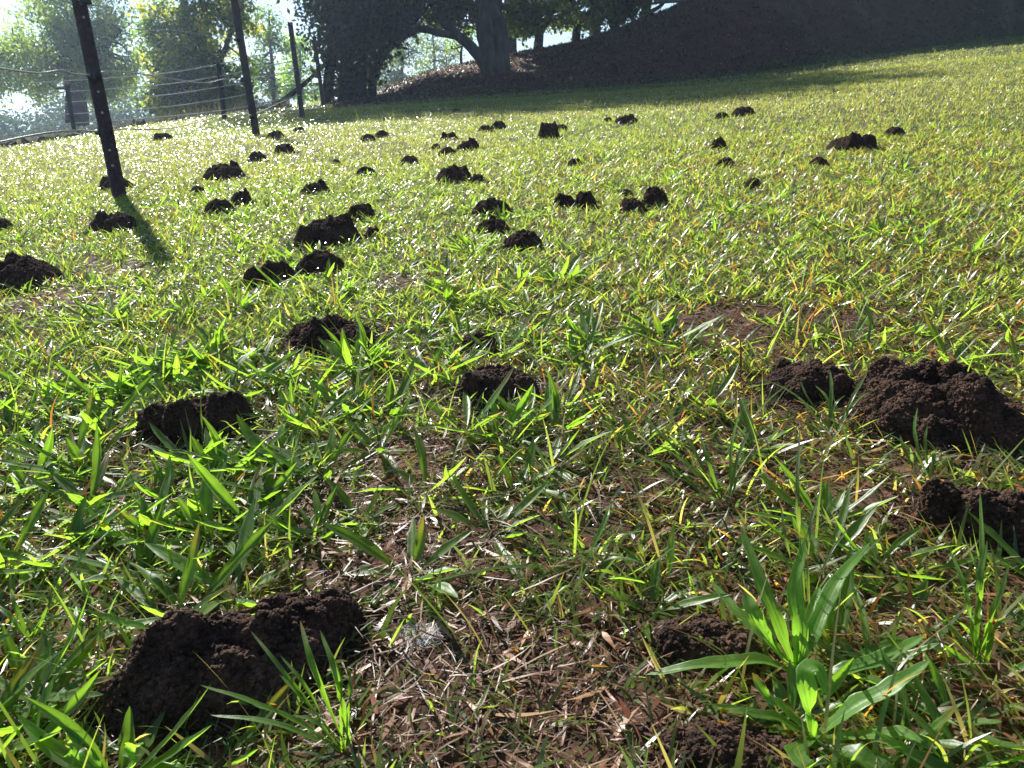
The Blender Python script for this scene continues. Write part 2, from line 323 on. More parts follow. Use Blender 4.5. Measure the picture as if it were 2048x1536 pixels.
# ------------------------------------------------------------------ soil mounds
# (centre x, lowest y, width, visible height) in photo pixels, lobes, label
MOUNDS = [
 (480, 1445, 520, 290, 7, 'largest crumbly dark soil mound at the lower left, with several lobes and a deep hollow'),
 (1405, 1352, 215, 150, 3, 'dark soil mound touching the big hairy-leaved plantain at the lower right'),
 (1465, 1585, 290, 130, 3, 'brown soil mound cut off by the bottom edge of the photo'),
 (1975, 1110, 300, 165, 4, 'crumbly soil mound cut by the right edge, below the widest mound'),
 (1856, 905, 360, 225, 6, 'wide tall black soil mound with three rows of lumps at the right edge'),
 (1612, 815, 190, 128, 3, 'rounded soil mound just left of the widest right-hand mound'),
 (990, 812, 175, 98, 4, 'lumpy soil mound in the middle of the photo beside the bare thatch'),
 (400, 885, 235, 118, 4, 'flat-topped dark soil mound among plantain leaves at the left, notched in front'),
 (660, 708, 185, 104, 4, 'soil mound with small yellow leaves growing in front, left of the centre'),
 (960, 712, 85, 58, 2, 'small soil mound half hidden by plantain leaves, just behind the central mound'),
 (45, 582, 160, 78, 3, 'dark soil mound cut by the left edge, in front of the fence'),
 (545, 572, 110, 42, 3, 'low spread-out soil mound, front left of the chain of mounds'),
 (642, 552, 100, 58, 2, 'soil mound in the middle of the chain, behind the low spread-out one'),
 (660, 497, 142, 54, 3, 'broad smooth-topped soil mound above the chain left of centre'),
 (722, 443, 68, 36, 2, 'soil mound standing right behind the broad smooth-topped one'),
 (230, 466, 95, 46, 2, 'rounded soil mound in the nearest fence post shadow'),
 (235, 382, 64, 22, 2, 'small soil heap around the foot of the nearest fence post'),
 (440, 431, 60, 34, 2, 'front soil mound of the pair right of the nearest fence post'),
 (485, 411, 44, 36, 2, 'rear soil mound of the pair right of the nearest fence post'),
 (448, 363, 90, 38, 3, 'humped soil mound with a low left shoulder, right of the nearest post'),
 (396, 389, 30, 17, 1, 'tiny soil heap left of the pair near the nearest post'),
 (570, 309, 46, 21, 2, 'pointed soil mound to the right of the second post foot'),
 (515, 325, 38, 22, 2, 'small double soil mound below the second fence post'),
 (552, 278, 34, 10, 1, 'left low soil heap of three beside the second post foot'),
 (598, 266, 24, 8, 1, 'farthest low soil heap beside the second post foot'),
 (736, 283, 30, 15, 1, 'left heap of the small pair on the far grass'),
 (764, 277, 30, 16, 1, 'right heap of the small pair on the far grass'),
 (898, 281, 36, 17, 2, 'small flat soil mound behind the twin-topped mound'),
 (938, 302, 48, 26, 2, 'twin-topped soil mound on the middle of the far grass'),
 (895, 313, 36, 16, 1, 'little soil heap just in front left of the twin-topped mound'),
 (872, 299, 18, 8, 1, 'crumb-sized soil heap left of the twin-topped mound'),
 (820, 331, 36, 17, 1, 'lone small soil mound behind the large rounded middle mound'),
 (733, 353, 38, 15, 1, 'low soil heap left of the large rounded middle mound'),
 (906, 366, 76, 40, 3, 'large rounded soil mound in the middle of the grass with a small shoulder'),
 (955, 368, 34, 14, 1, 'flat spill of soil at the right foot of the large rounded middle mound'),
 (971, 265, 28, 14, 1, 'left small heap of the far pair below the two-trunked tree'),
 (998, 260, 32, 18, 2, 'right heap of the far pair below the two-trunked tree'),
 (1098, 278, 44, 34, 3, 'tall jagged soil mound on the far grass under the bank'),
 (1122, 262, 26, 12, 1, 'small soil shoulder right behind the jagged mound'),
 (1216, 245, 18, 9, 1, 'tiny heap left of the jagged far mound by the shade'),
 (1252, 250, 46, 20, 3, 'jagged low soil mound at the edge of the bank shade'),
 (1150, 333, 28, 16, 1, 'small lone soil heap on the grass right of centre'),
 (1130, 419, 46, 36, 2, 'left hump of the twin mounds right of the middle'),
 (1170, 419, 48, 40, 2, 'right taller hump of the twin mounds right of the middle'),
 (985, 434, 82, 36, 3, 'jagged soil mound behind the dark hollowed one in the middle'),
 (985, 472, 72, 46, 3, 'dark soil mound with a pointed front, in the middle'),
 (1047, 503, 80, 34, 2, 'low grass-covered soil mound right in front of the jagged middle mounds'),
 (1310, 416, 54, 46, 3, 'knobbly upright soil mound with a tail of soil to its left'),
 (1264, 426, 54, 22, 2, 'tail of soil lying left of the knobbly upright mound'),
 (1254, 396, 24, 14, 1, 'tiny heap behind the tail of soil'),
 (1438, 300, 30, 36, 2, 'narrow tall soil heap like a chimney on the right grass'),
 (1450, 336, 38, 20, 1, 'grass-grown low heap just below the narrow tall one'),
 (1486, 233, 46, 20, 2, 'farthest soil mound on the right near the shaded grass'),
 (1443, 238, 26, 8, 1, 'faint low heap left of the farthest right mound'),
 (1702, 304, 96, 40, 3, 'long soil mound on the upper right grass'),
 (1788, 274, 40, 13, 1, 'thin brown smear of soil right behind the long upper right mound'),
 (1637, 335, 36, 22, 1, 'small round heap below left of the long upper right mound'),
 (1506, 378, 34, 20, 1, 'half-buried small heap right of the knobbly mound'),
 (632, 388, 60, 15, 2, 'thin scattered soil patch between the pair and the large rounded mound'),
 (672, 331, 20, 10, 1, 'speck-sized heap between the post and the large rounded mound'),
 (748, 478, 34, 18, 1, 'crumb of soil at the right end of the broad smooth-topped mound'),
 (6, 462, 40, 26, 1, 'small soil heap at the left edge behind the cut-off mound'),
 (328, 281, 38, 15, 2, 'greyish low heap alone on the far left grass between the first two posts'),
 (912, 226, 16, 7, 1, 'tiny heap in the tree shade on the far grass'),
]
ico = np.array([[0, .5257, .8507], [0, -.5257, .8507], [0, .5257, -.8507], [0, -.5257, -.8507], [.8507, 0, .5257], [-.8507, 0, .5257],
                [.8507, 0, -.5257], [-.8507, 0, -.5257], [.5257, .8507, 0], [-.5257, .8507, 0], [.5257, -.8507, 0], [-.5257, -.8507, 0]])
icof = np.array([[0, 1, 4], [0, 4, 8], [0, 8, 9], [0, 9, 5], [0, 5, 1], [1, 5, 11], [1, 11, 10], [1, 10, 4], [4, 10, 6], [4, 6, 8], [8, 6, 2], [8, 2, 9],
                 [9, 2, 7], [9, 7, 5], [5, 7, 11], [3, 10, 11], [3, 11, 7], [3, 7, 2], [3, 2, 6], [3, 6, 10]])
FOOTPRINTS = []
def lumps(P, r):
    n = len(P); s = r[:, None, None]*(ico[None]*rng.uniform(.65, 1.25, (n, 12, 1)))
    a = rng.uniform(0, 6.28, n); ca, sa = np.cos(a)[:, None], np.sin(a)[:, None]
    q = np.stack([s[..., 0]*ca-s[..., 1]*sa, s[..., 0]*sa+s[..., 1]*ca, s[..., 2]*.85], 2)
    V = (P[:, None, :]+q).reshape(-1, 3)
    T = (icof[None]+(np.arange(n)*12)[:, None, None]).reshape(-1, 3)
    return V, T
def build_mound(px, pb, wpx, hpx, nl, label, k):
    g = np.random.default_rng(100+k)
    b = hit(px, pb); D = b@F; Wm = wpx*D/FPX
    Hv = hpx*D/FPX                                # visible height in metres, part height, part depth
    elev = math.atan2(-b[2], math.hypot(b[0], b[1]))+.0
    dep = Wm*float(np.clip((hpx/wpx-.22)/max(.05, math.sin(elev+.08)), .55, .95))
    hh = max((.34 if nl > 3 and D < 1.4 else (.20 if D < .62 else .26) if D < 1.4 else .33)*Wm+(0.012 if D > 1.4 else .004), min(.8*Wm, (Hv-dep*math.sin(max(elev, .0)+.04))/max(.3, math.cos(elev))))
    fw = b[:2]/np.linalg.norm(b[:2]); rt = np.array([fw[1], -fw[0]])
    c = b[:2]+fw*dep*.5
    FOOTPRINTS.append((c[0], c[1], Wm*.5, dep*.5, math.atan2(rt[1], rt[0])))
    # lobes
    if nl == 1: lob = [(0, 0, .5, 1)]
    else:
        lob = [(0, .04, .49, .50 if nl > 3 else .70)]
        for i in range(nl):
            u = -.42+.84*(i+.5)/nl+g.uniform(-.05, .05); v = g.uniform(-.28, .28); lob.append((u, v, g.uniform(.13, .25), g.uniform(.45, 1.0)))
    n = int(np.clip(40+wpx*.5, 30, 190)); m = int(n*.75)
    U_, V_ = np.meshgrid(np.linspace(-.66, .66, n), np.linspace(-.66, .66, m))
    def h_of(u, v):
        rr = 1+.35*(fbm(u*5+k, v*5, 31+k)-.5)
        h = np.zeros_like(u)
        for (a, bb, r, hgt) in lob:
            q = np.hypot((u-a), (v-bb)*1.0)/(r*rr)
            h = np.maximum(h, hgt*np.clip(1-q**2.6, 0, 1)**.62)
        edge = np.hypot(u/.56, v/.56)
        h = h+.16*np.clip(1-edge**2, 0, 1)
        h = h*(.82+.5*(fbm(u*8, v*8, 60+k)-.4))+(.16 if nl > 3 else .08)*(fbm(u*20, v*20, 80+k, 2)-.5)*(h > .02)
        return h
    hraw = h_of(U_, V_); hs = hh/max(.3, hraw.max())
    def world(u, v, h):
        p = c[None]+rt[None]*(u*Wm)[:, None]+fw[None]*(v*dep)[:, None]
        z = ground(p[:, 0], p[:, 1])+h
        return np.column_stack([p, z])
    h = h_of(U_.ravel(), V_.ravel())*hs; h = np.where(h < .0005, -.03*Wm, h-.012*Wm)
    P = world(U_.ravel(), V_.ravel(), h); base = np.array([b[0]+fw[0]*dep*.5, b[1]+fw[1]*dep*.5, float(ground(c[0:1], c[1:2])[0])])
    i, j = np.meshgrid(np.arange(m-1), np.arange(n-1), indexing='ij'); i0 = i*n+j
    A = Acc(); A.add(P, np.stack([i0, i0+1, i0+n+1, i0+n], -1).reshape(-1, 4))
    # crumbs on the surface
    rc = max(.0013, .75*D/FPX*1.1)
    nc_ = int(np.clip(Wm*dep*2.2/(rc*rc*3.0), 60, 9000))
    u = g.uniform(-.8, .8, nc_*3); v = g.uniform(-.8, .8, nc_*3); hc = h_of(u, v)*hs-.012*Wm
    keep = (hc > .0) | ((np.hypot(u, v) < .8) & (g.random(nc_*3) < .60*(1-ss(.5, .8, np.hypot(u, v))))); u, v, hc = u[keep], v[keep], np.maximum(hc[keep], .0005)
    # extra crumbs on steep faces
    e = .01; gx = (h_of(u+e, v)-h_of(u-e, v)); gy = (h_of(u, v+e)-h_of(u, v-e)); steep = np.hypot(gx, gy)*hs/(2*e*Wm)
    rep = np.where(steep > .8, 3, 1); idx = np.repeat(np.arange(len(u)), rep)
    u2 = u[idx]+g.normal(0, rc/Wm*2, len(idx)); v2 = v[idx]+g.normal(0, rc/dep*2, len(idx)); h2 = np.maximum(h_of(u2, v2)*hs-.012*Wm, 0)
    Pc = world(u2, v2, h2+rc*.25); r = rc*g.gamma(3, .33, len(u2)).clip(.35, 2.4)
    Vv, Tt = lumps(Pc, r); A.add(Vv, None, Tt)
    A.C = []
    o = A.build('soil_mound', M_soil, origin=base); o.location = base
    tag(o, label, 'soil mound', 'mole mounds of dark crumbly soil')
for k, mm in enumerate(MOUNDS): build_mound(*mm, k)
FP = np.array(FOOTPRINTS)
def in_mound(x, y, grow=1.0):
    m = np.zeros(len(x), bool)
    for cx, cy, a, b, th in FP:
        d2 = (x-cx)**2+(y-cy)**2; q = np.where(d2 < (a*1.5)**2)[0]
        if len(q) == 0: continue
        dx, dy = x[q]-cx, y[q]-cy; u = dx*math.cos(th)+dy*math.sin(th); v = -dx*math.sin(th)+dy*math.cos(th)
        m[q] |= (u/(a*grow))**2+(v/(b*grow))**2 < 1
    return m

# ------------------------------------------------------------------ grass
# bare thatch patches (photo px centre, radii) -> world ellipses
BARE = [(1000, 1380, 330, 190), (830, 1130, 260, 120), (820, 930, 170, 80), (640, 1010, 110, 50), (1480, 640, 190, 42), (1230, 1480, 220, 90), (1230, 990, 130, 45), (850, 810, 90, 40), (820, 560, 110, 25), (1720, 640, 150, 30), (1500, 950, 60, 25), (700, 1480, 120, 60),
        (130, 600, 110, 22), (230, 540, 90, 16)]
BW = []
for (a, b, rx, ry) in BARE:
    c = hit(a, b); e = hit(a+rx, b); f_ = hit(a, b-ry); f2 = hit(a, b+ry)
    BW.append((c[0], c[1], abs(e[0]-c[0]), np.linalg.norm(f_[:2]-f2[:2])/2))
def bare(x, y):
    m = np.zeros(len(x))
    for (cx, cy, a, b) in BW:
        q = ((x-cx)/a)**2+((y-cy)/b)**2
        m = np.maximum(m, 1-ss(.45, 1.25, q+.5*(fbm(x/(.12*a+.03), y/(.12*a+.03), 44)-.5)))
    return m
def scatter(n, r0, r1, power, az0=-62, az1=62, margin=.16):
    """r pdf ~ r**power"""
    u = rng.random(n); p = power+1
    r = (r0**p+u*(r1**p-r0**p))**(1/p) if abs(p) > 1e-6 else r0*(r1/r0)**u
    a = np.radians(rng.uniform(az0, az1, n)); x = r*np.sin(a); y = r*np.cos(a); z = ground(x, y)
    P = np.column_stack([x, y, z]); px, py, d = project(P)
    k = (d > .15) & (px > -2048*margin) & (px < 2048*(1+margin)) & (py < 1536*(1+margin*.9))
    return P[k], px[k], py[k], d[k]
GREENS = np.array([[.11, .165, .045], [.14, .19, .055], [.08, .13, .05], [.17, .20, .06], [.065, .11, .05]])
BROWNS = np.array([[.22, .11, .05], [.28, .21, .11], [.17, .075, .035], [.34, .28, .18]])
def colours(n, brown, x=None, y=None):
    c = GREENS[rng.choice(5, n, p=[.32, .3, .16, .12, .10])]*rng.uniform(.75, 1.3, (n, 1))
    b = BROWNS[rng.choice(4, n)]*rng.uniform(.6, 1.2, (n, 1))
    m = (rng.random(n) < brown)[:, None]; return np.where(m, b, c)
def grass_layer(A, ntuft, r0, r1, power, per, Lr, Wr, S, brown, phr=(.35, 1.35), spread=.012, thin=1.0, wpx=.5, tall=False):
    P, px, py, d = scatter(ntuft, r0, r1, power)
    x, y = P[:, 0], P[:, 1]
    dens = .45+.9*fbm(x/.35, y/.35, 50)
    dens = dens*(1-.76*bare(x, y))
    s, st = bank_s(x, y); dens = dens*(1-.88*ss(0.1, 1.1, s+1.0*(fbm(x/1.2, y/1.2, 21)-.5))*(px < 1750+300*fbm(x/2, y/2, 77)))
    azr = x/np.maximum(y, .1); edge = 9.5+6*ss(-.62, -.25, azr); lm = 1-ss(-.4, -.2, azr); r = np.hypot(x, y)
    dens = dens*(1-.85*lm*ss(edge-.5, edge+.5, r)*(1-ss(edge+6, edge+8, r)))
    k = (rng.random(len(x)) < dens*1.3*thin) & ~(in_mound(x, y, 1.12 if tall else .92) & (rng.random(len(x)) > (.06 if tall else .04)))
    P, px, d = P[k], px[k], d[k]; n = len(P)
    # long grass towards the right, plus red-brown dead matter there
    right = ss(900, 1700, px); br = np.clip(brown*(.5+1.3*right)+.15*(fbm(P[:, 0]/.3, P[:, 1]/.3, 61)-.5), 0, .6)
    idx = np.repeat(np.arange(n), per); N = len(idx)
    tuft_scale = rng.uniform(.6, 1.35, n)[idx]
    base = P[idx]+np.column_stack([rng.normal(0, spread, N), rng.normal(0, spread, N), np.full(N, -.003)])
    L = rng.uniform(*Lr, N)*tuft_scale; W = np.maximum(rng.uniform(*Wr, N), wpx*d[idx]/FPX*2)
    az = rng.uniform(0, 6.283, N); phi = rng.uniform(*phr, N)*rng.uniform(.7, 1, n)[idx]; kap = rng.uniform(.0, .9, N)
    dry = (.35+.65*ss(.35, .65, fbm(P[:, 0]/1.3, P[:, 1]/1.3, 71)))[idx, None]*ss(1.5, 6, d[idx])[:, None]*.55
    col = colours(N, br[idx]); col = col*(1-dry)+np.array([.24, .225, .135])*dry*rng.uniform(.7, 1.2, (N, 1)); tip = np.column_stack([BROWNS[rng.choice(4, N)], (rng.random(N) < .06)*1.0])
    V, Q, cc = strips(base, az, L, W, phi, kap, S, 2, 'blade', 0, col, rng.normal(0, .7, N), tip, 0, rng.normal(0, .12, N))
    # never below the ground
    A.add(V, Q, None, cc)
A = Acc()
grass_layer(A, 8800, .30, 1.5, .6, 6, (.012, .042), (.0016, .0042), 5, .2, (.6, 1.5))
grass_layer(A, 1500, .30, 1.7, .7, 4, (.03, .062), (.0026, .0055), 6, .10, (.5, 1.45), .008, tall=True)
grass_layer(A, 260, .30, 1.7, .7, 3, (.06, .11), (.0016, .003), 7, .3, (.2, 1.1), .008, tall=True)
n1 = A.build('grass', M_grass, smooth=True); tag(n1, kind='stuff', label='short sunlit grass blades in the foreground', cat='grass')
A = Acc()
grass_layer(A, 42000, 1.4, 4.5, .3, 6, (.015, .045), (.002, .005), 3, .12, (.6, 1.5))
grass_layer(A, 6500, 1.4, 4.5, .5, 5, (.025, .052), (.003, .0058), 4, .06, (.6, 1.45), tall=True)
n2 = A.build('grass', M_grass); tag(n2, kind='stuff', label='sunlit grass in the middle of the paddock', cat='grass')
A = Acc()
grass_layer(A, 120000, 4.3, 13, .3, 5, (.018, .045), (.0025, .005), 2, .05, (.4, 1.5), wpx=.33)
grass_layer(A, 80000, 12, 32, .3, 5, (.025, .05), (.005, .008), 2, .05, (.4, 1.5), wpx=.33)
grass_layer(A, 1500, 4, 20, .3, 3, (.06, .13), (.0015, .003), 3, .15, (.05, .4), wpx=.22, tall=True)
n3 = A.build('grass', M_grass); tag(n3, kind='stuff', label='glinting short grass far up the slope', cat='grass')
# dead straw lying on the soil
def straw(n, r0, r1, power, Lr, Wr, seg=2, up=.012):
    P, px, py, d = scatter(n, r0, r1, power)
    x, y = P[:, 0], P[:, 1]; b = bare(x, y); k = (rng.random(len(x)) < .25+.75*b) & ~in_mound(x, y, .95)
    P, d, b = P[k], d[k], b[k]; N = len(P)
    P = P+np.column_stack([np.zeros((N, 2)), rng.uniform(0, up, N)])
    pal = np.array([[.24, .15, .085], [.17, .085, .045], [.09, .045, .026], [.34, .25, .15], [.19, .07, .03]])
    col = pal[rng.choice(5, N, p=[.27, .27, .22, .12, .12])]*rng.uniform(.7, 1.2, (N, 1))
    V, Q, cc = strips(P, rng.uniform(0, 6.28, N), rng.uniform(*Lr, N), np.maximum(rng.uniform(*Wr, N), .5*d/FPX), rng.normal(1.52, .16, N), rng.normal(0, .25, N), seg, 2, 'blade', 0, col, rng.normal(0, .8, N), side=rng.normal(0, .2, N))
    return V, Q, cc
A = Acc()
A.add(*(lambda t: (t[0], t[1], None, t[2]))(straw(60000, .3, 1.7, .6, (.006, .03), (.0005, .0018), 3)))
A.add(*(lambda t: (t[0], t[1], None, t[2]))(straw(2200, .3, 1.7, .6, (.05, .10), (.001, .002), 4)))
A.add(*(lambda t: (t[0], t[1], None, t[2]))(straw(26000, 1.5, 6, .3, (.015, .06), (.0015, .003), 2)))
A.add(*(lambda t: (t[0], t[1], None, t[2]*np.array([1.0, .8, .65])))(straw(9000, .3, 2.2, .6, (.012, .045), (.002, .0055), 4)))
o = A.build('dry_straw', M_straw); tag(o, kind='stuff', label='dead straw and thatch lying on the bare soil', cat='straw')
# soil granules among the thatch
P, px, py, d = scatter(60000, .3, 2.2, .5); k = rng.random(len(P)) < .2+.8*bare(P[:, 0], P[:, 1]); P = P[k]; d = d[k]
V, T = lumps(P, np.maximum(.0009, .5*d/FPX)*rng.uniform(.5, 2.0, len(P)))
o = make_mesh('soil_crumbs', V, None, T, M_soil); tag(o, kind='stuff', label='loose soil crumbs strewn over the thatch', cat='soil')

# ------------------------------------------------------------------ plantain rosettes
def rosette_mesh(seed, nl, Lr, Wr, phr, S=9):
    g = np.random.default_rng(seed); az = np.arange(nl)*2.4+g.uniform(-.4, .4, nl)
    L = g.uniform(*Lr, nl); W = g.uniform(*Wr, nl)
    base = np.column_stack([np.cos(az)*.004, np.sin(az)*.004, np.full(nl, .001)])
    col = np.array([.095, .175, .028])*g.uniform(.75, 1.3, (nl, 1))*np.array([1, 1, 1])
    yel = (g.random(nl) < .004)[:, None]; col = np.where(yel, np.array([.33, .26, .04]), col)
    tip = np.column_stack([np.tile([.2, .12, .04], (nl, 1)), (g.random(nl) < .15)*.8])
    V, Q, cc = strips(base, az, L, W, g.uniform(*phr, nl), g.uniform(-.5, .5, nl), S, 5, 'lance', .35, col, g.normal(0, .35, nl), tip, .16, g.normal(0, .12, nl))
    V[:, 2] = np.maximum(V[:, 2], .0015)
    return make_mesh('plantain', V, Q, None, M_leaf, cc, True, link=False)
ROS = [rosette_mesh(500+i, int(6+i % 5*1.6), (.035, .085), (.006, .0105), (.85, 1.5)) for i in range(12)]
def norm_at(x, y, e=.03):
    z = ground(np.array([x, x+e, x]), np.array([y, y, y+e])); v = Vector((-(z[1]-z[0])/e, -(z[2]-z[0])/e, 1)); return v.normalized()
n_ros = 0
def place_rosette(P, sc, name='plantain', mesh=None, label=None, group='plantain weeds spread through the grass'):
    global n_ros
    me = mesh or ROS[rng.integers(len(ROS))]
    o = bpy.data.objects.new(name, me); C.objects.link(o); o.location = tuple(P)
    q = Vector((0, 0, 1)).rotation_difference(norm_at(P[0], P[1])); o.rotation_euler = (q @ Matrix.Rotation(rng.uniform(0, 6.28), 3, 'Z').to_quaternion()).to_euler()
    o.scale = (sc,)*3; tag(o, label or 'green plantain weed with narrow ribbed leaves growing in the grass', 'weed', group); n_ros += 1
    return o
# named clumps the photo shows plainly
HERO_ROS = [
 (470, 1195, 1.7, 'large plantain rosette directly behind the biggest lower left mound'),
 (1180, 690, 1.5, 'plantain rosette between the central mound and the small half-hidden mound, right side'),
 (1330, 690, 1.6, 'upright-leaved plantain right of the rosette beside the central mound'),
 (930, 600, 1.7, 'broad plantain clump in the middle, behind the half-hidden mound'),
 (1130, 560, 2.0, 'tall bright plantain clump in the very middle of the grass'),
 (430, 1095, 1.5, 'broad-leaved plantain above the large rosette at the lower left'),
 (560, 935, 1.7, 'long-leaved plantain at the right foot of the notched left mound'),
 (210, 870, 1.5, 'plantain fan left of the notched left mound'),
 (850, 985, 1.3, 'young plantain standing alone on the bare thatch'),
 (1610, 680, 1.0, 'upright plantain just behind the rounded mound on the right'),
 (95, 1120, 1.7, 'plantain with arched leaves at the left edge'),
 (940, 690, 1.1, 'plantain leaning over the small half-hidden mound'),
 (95, 1420, 1.3, 'plantain at the left edge in front of the biggest mound'),
 (45, 1500, 1.2, 'lowest plantain at the left edge near the corner'),
 (160, 1330, 1.1, 'small plantain pressed against the left side of the biggest mound'),
 (440, 1530, 1.1, 'plantain at the bottom edge below the biggest mound'),
 (1900, 1440, .95, 'plantain at the lower right between the broad-leaved one and the corner'),
 (1990, 1360, .8, 'plantain at the right edge above the lower right corner'),
 (1940, 1530, 1.0, 'plantain in the bottom right corner'),
 (1330, 1180, .9, 'lone small plantain above the lower right soil mound'),
 (60, 985, 1.4, 'plantain by the left edge above the arched-leaved one'),
 (760, 905, 1.4, 'plantain fan between the notched mound and the bare thatch'),
]
for (a, b, sc, lab) in HERO_ROS: place_rosette(hit(a, b), sc*.8, label=lab)
def rosettes(n, r0, r1, power, zone):
    P, px, py, d = scatter(n*6, r0, r1, power, margin=.06); cnt = 0
    for i in range(len(P)):
        w_ = zone(px[i], py[i])*(1-.85*bare(P[i:i+1, 0], P[i:i+1, 1])[0])
        if rng.random() > w_ or in_mound(P[i:i+1, 0], P[i:i+1, 1], 1.6)[0]: continue
        place_rosette(P[i], rng.uniform(.65, 1.1) if d[i] > 1.2 else rng.uniform(.75, 1.25)); cnt += 1
        if cnt >= n: return
def zone(px, py):
    z = .15+.85*math.exp(-((px-350)/520)**2-((py-800)/330)**2)+.5*math.exp(-((px-1500)/350)**2-((py-480)/120)**2)+.5*math.exp(-((px-1080)/300)**2-((py-570)/110)**2)
    return z*.9
rosettes(140, .42, 1.35, .3, lambda a, b: min(1, zone(a, b)*1.25+.08))
rosettes(140, 1.3, 3.8, .2, zone)

# big foreground plants: every leaf a part
def ribbon(pts, wmax, col, fold=.3, n=7, tipy=False):
    """leaf along smooth 3-D path; pts = (px, py, height above ground)"""
    P = smooth_path([hit(a, b, h) for (a, b, h) in pts], n); m = len(P)
    t = np.linspace(0, 1, m); T = np.gradient(P, axis=0); T /= np.linalg.norm(T, axis=1)[:, None]
    side = np.cross(T, np.array([0, 0, 1.0])); side /= np.linalg.norm(side, axis=1)[:, None]+1e-9
    nor = np.cross(side, T)
    wt = (.22+.9*np.sin(np.pi*t**.95)**.9)*np.where(t > .985, .05, 1)
    k = np.linspace(-1, 1, 9); wv = 1+.10*np.sin(t*23+P[0, 0]*99)+.05*np.sin(t*51)
    wd = wmax/2*wt*wv; rid = np.array([0, .10, -.05, .10, -.10, .10, -.05, .10, 0])
    V = P[:, None, :]+side[:, None, :]*(wd[:, None]*k)[..., None]+nor[:, None, :]*(wd[:, None]*(np.abs(k)*fold+rid+.14*np.abs(k)*np.sin(t*19)[:, None]))[..., None]
    i, j = np.meshgrid(np.arange(m-1), np.arange(8), indexing='ij'); i0 = i*9+j
    Q = np.stack([i0, i0+1, i0+10, i0+9], -1).reshape(-1, 4)
    c = np.array(col)*np.array([1.1, .95, 1.1, .85, 1.4, .85, 1.1, .95, 1.1])[None, :, None]*(1+.15*np.sin(t*40+k[:, None].T*3)[:, None] if False else 1)*np.ones((m, 1, 1))*rng.uniform(.85, 1.12, (m, 9, 1))
    if tipy: c = c*(1-ss(.8, 1, t)[:, None, None])+np.array([.25, .18, .05])*ss(.8, 1, t)[:, None, None]
    return V.reshape(-1, 3), Q, c.reshape(-1, 3)
def hero_plant(name, label, cat, basepx, leaves, wdef=.011, col=(.11, .22, .04)):
    b = hit(*basepx); e = empty(name, b); tag(e, label, cat)
    for lf in leaves:
        pts, wd = lf[0], (lf[1] if len(lf) > 1 else wdef)
        V, Q, c = ribbon([(basepx[0]+random.uniform(-6, 6), basepx[1]+random.uniform(-4, 4), .002)]+list(pts), wd*.78, np.array(col)*random.uniform(.8, 1.2), random.uniform(.15, .4), tipy=random.random() < .15)
        o = make_mesh('leaf', V-b, Q, None, M_leaf, c, True, e)
hero_plant('plantain', 'big hairy-leaved plantain standing over the lower right soil mound', 'weed', (1590, 1350), [
    ([(1530, 1325, .018), (1420, 1330, .026), (1290, 1350, .016)], .015),
    ([(1540, 1290, .03), (1505, 1230, .05), (1492, 1185, .058)], .017),
    ([(1545, 1290, .02), (1480, 1230, .03), (1420, 1160, .035)], .012),
    ([(1560, 1260, .03), (1520, 1160, .055), (1480, 1050, .075)], .013),
    ([(1600, 1270, .03), (1590, 1170, .055), (1618, 1060, .08)], .013),
    ([(1625, 1270, .025), (1670, 1170, .045), (1740, 1085, .055)], .014),
    ([(1610, 1290, .02), (1625, 1220, .03), (1640, 1170, .035)], .010),
    ([(1680, 1345, .015), (1780, 1310, .022), (1850, 1270, .03)], .015)])
hero_plant('plantain', 'broad-leaved plantain at the bottom right, in front of the hairy-leaved one', 'weed', (1630, 1480), [
    ([(1570, 1420, .02), (1530, 1390, .03), (1505, 1345, .04)], .012),
    ([(1620, 1420, .03), (1610, 1345, .05), (1635, 1335, .05), (1655, 1390, .04)], .014),
    ([(1700, 1420, .025), (1790, 1370, .04), (1860, 1320, .05)], .015),
    ([(1560, 1440, .015), (1500, 1428, .02), (1440, 1420, .02)], .010),
    ([(1700, 1510, .01), (1760, 1540, .01), (1800, 1580, .004)], .022),
    ([(1590, 1500, .02), (1610, 1530, .03), (1640, 1570, .02)], .014),
    ([(1780, 1470, .012), (1850, 1490, .016), (1880, 1515, .006)], .013)])
hero_plant('plantain', 'plantain in the bottom left corner with upright pointed leaves', 'weed', (250, 1560), [
    ([(262, 1530, .02), (268, 1500, .03), (255, 1485, .04)], .016),
    ([(160, 1530, .02), (140, 1500, .03), (130, 1490, .035)], .011),
    ([(330, 1540, .012), (380, 1545, .01)], .012),
    ([(200, 1540, .02), (170, 1510, .03), (165, 1495, .032)], .009)])
# long loose tufts the photo shows in front of the mounds
def hero_tuft(label, basepx, tips, w=.0038, col=(.09, .17, .03)):
    b = hit(*basepx); e = Acc()
    for (tx, ty, th) in tips:
        mx, my = (basepx[0]*.45+tx*.55)+random.uniform(-15, 15), (basepx[1]*.45+ty*.55)-14
        V, Q, c = ribbon([(basepx[0]+random.uniform(-14, 14), basepx[1]+random.uniform(-8, 8), .002), (mx, my, th*.8), (tx, ty, th)], w*random.uniform(.7, 1.2), np.array(col)*random.uniform(.7, 1.3), .2, 6, random.random() < .3)
        e.add(V, Q, None, c)
    o = e.build('grass_tuft', M_grass, smooth=True, origin=b); o.location = b; tag(o, label, 'grass tuft', 'long loose grass tufts')
hero_tuft('long grass tuft leaning left across the front of the lower left mound', (690, 1500), [(500, 1260, .08), (400, 1370, .07), (560, 1310, .07), (600, 1240, .08), (505, 1410, .04), (640, 1260, .08), (560, 1350, .06), (700, 1340, .06), (420, 1430, .03), (760, 1400, .04), (660, 1300, .07), (590, 1430, .03)])
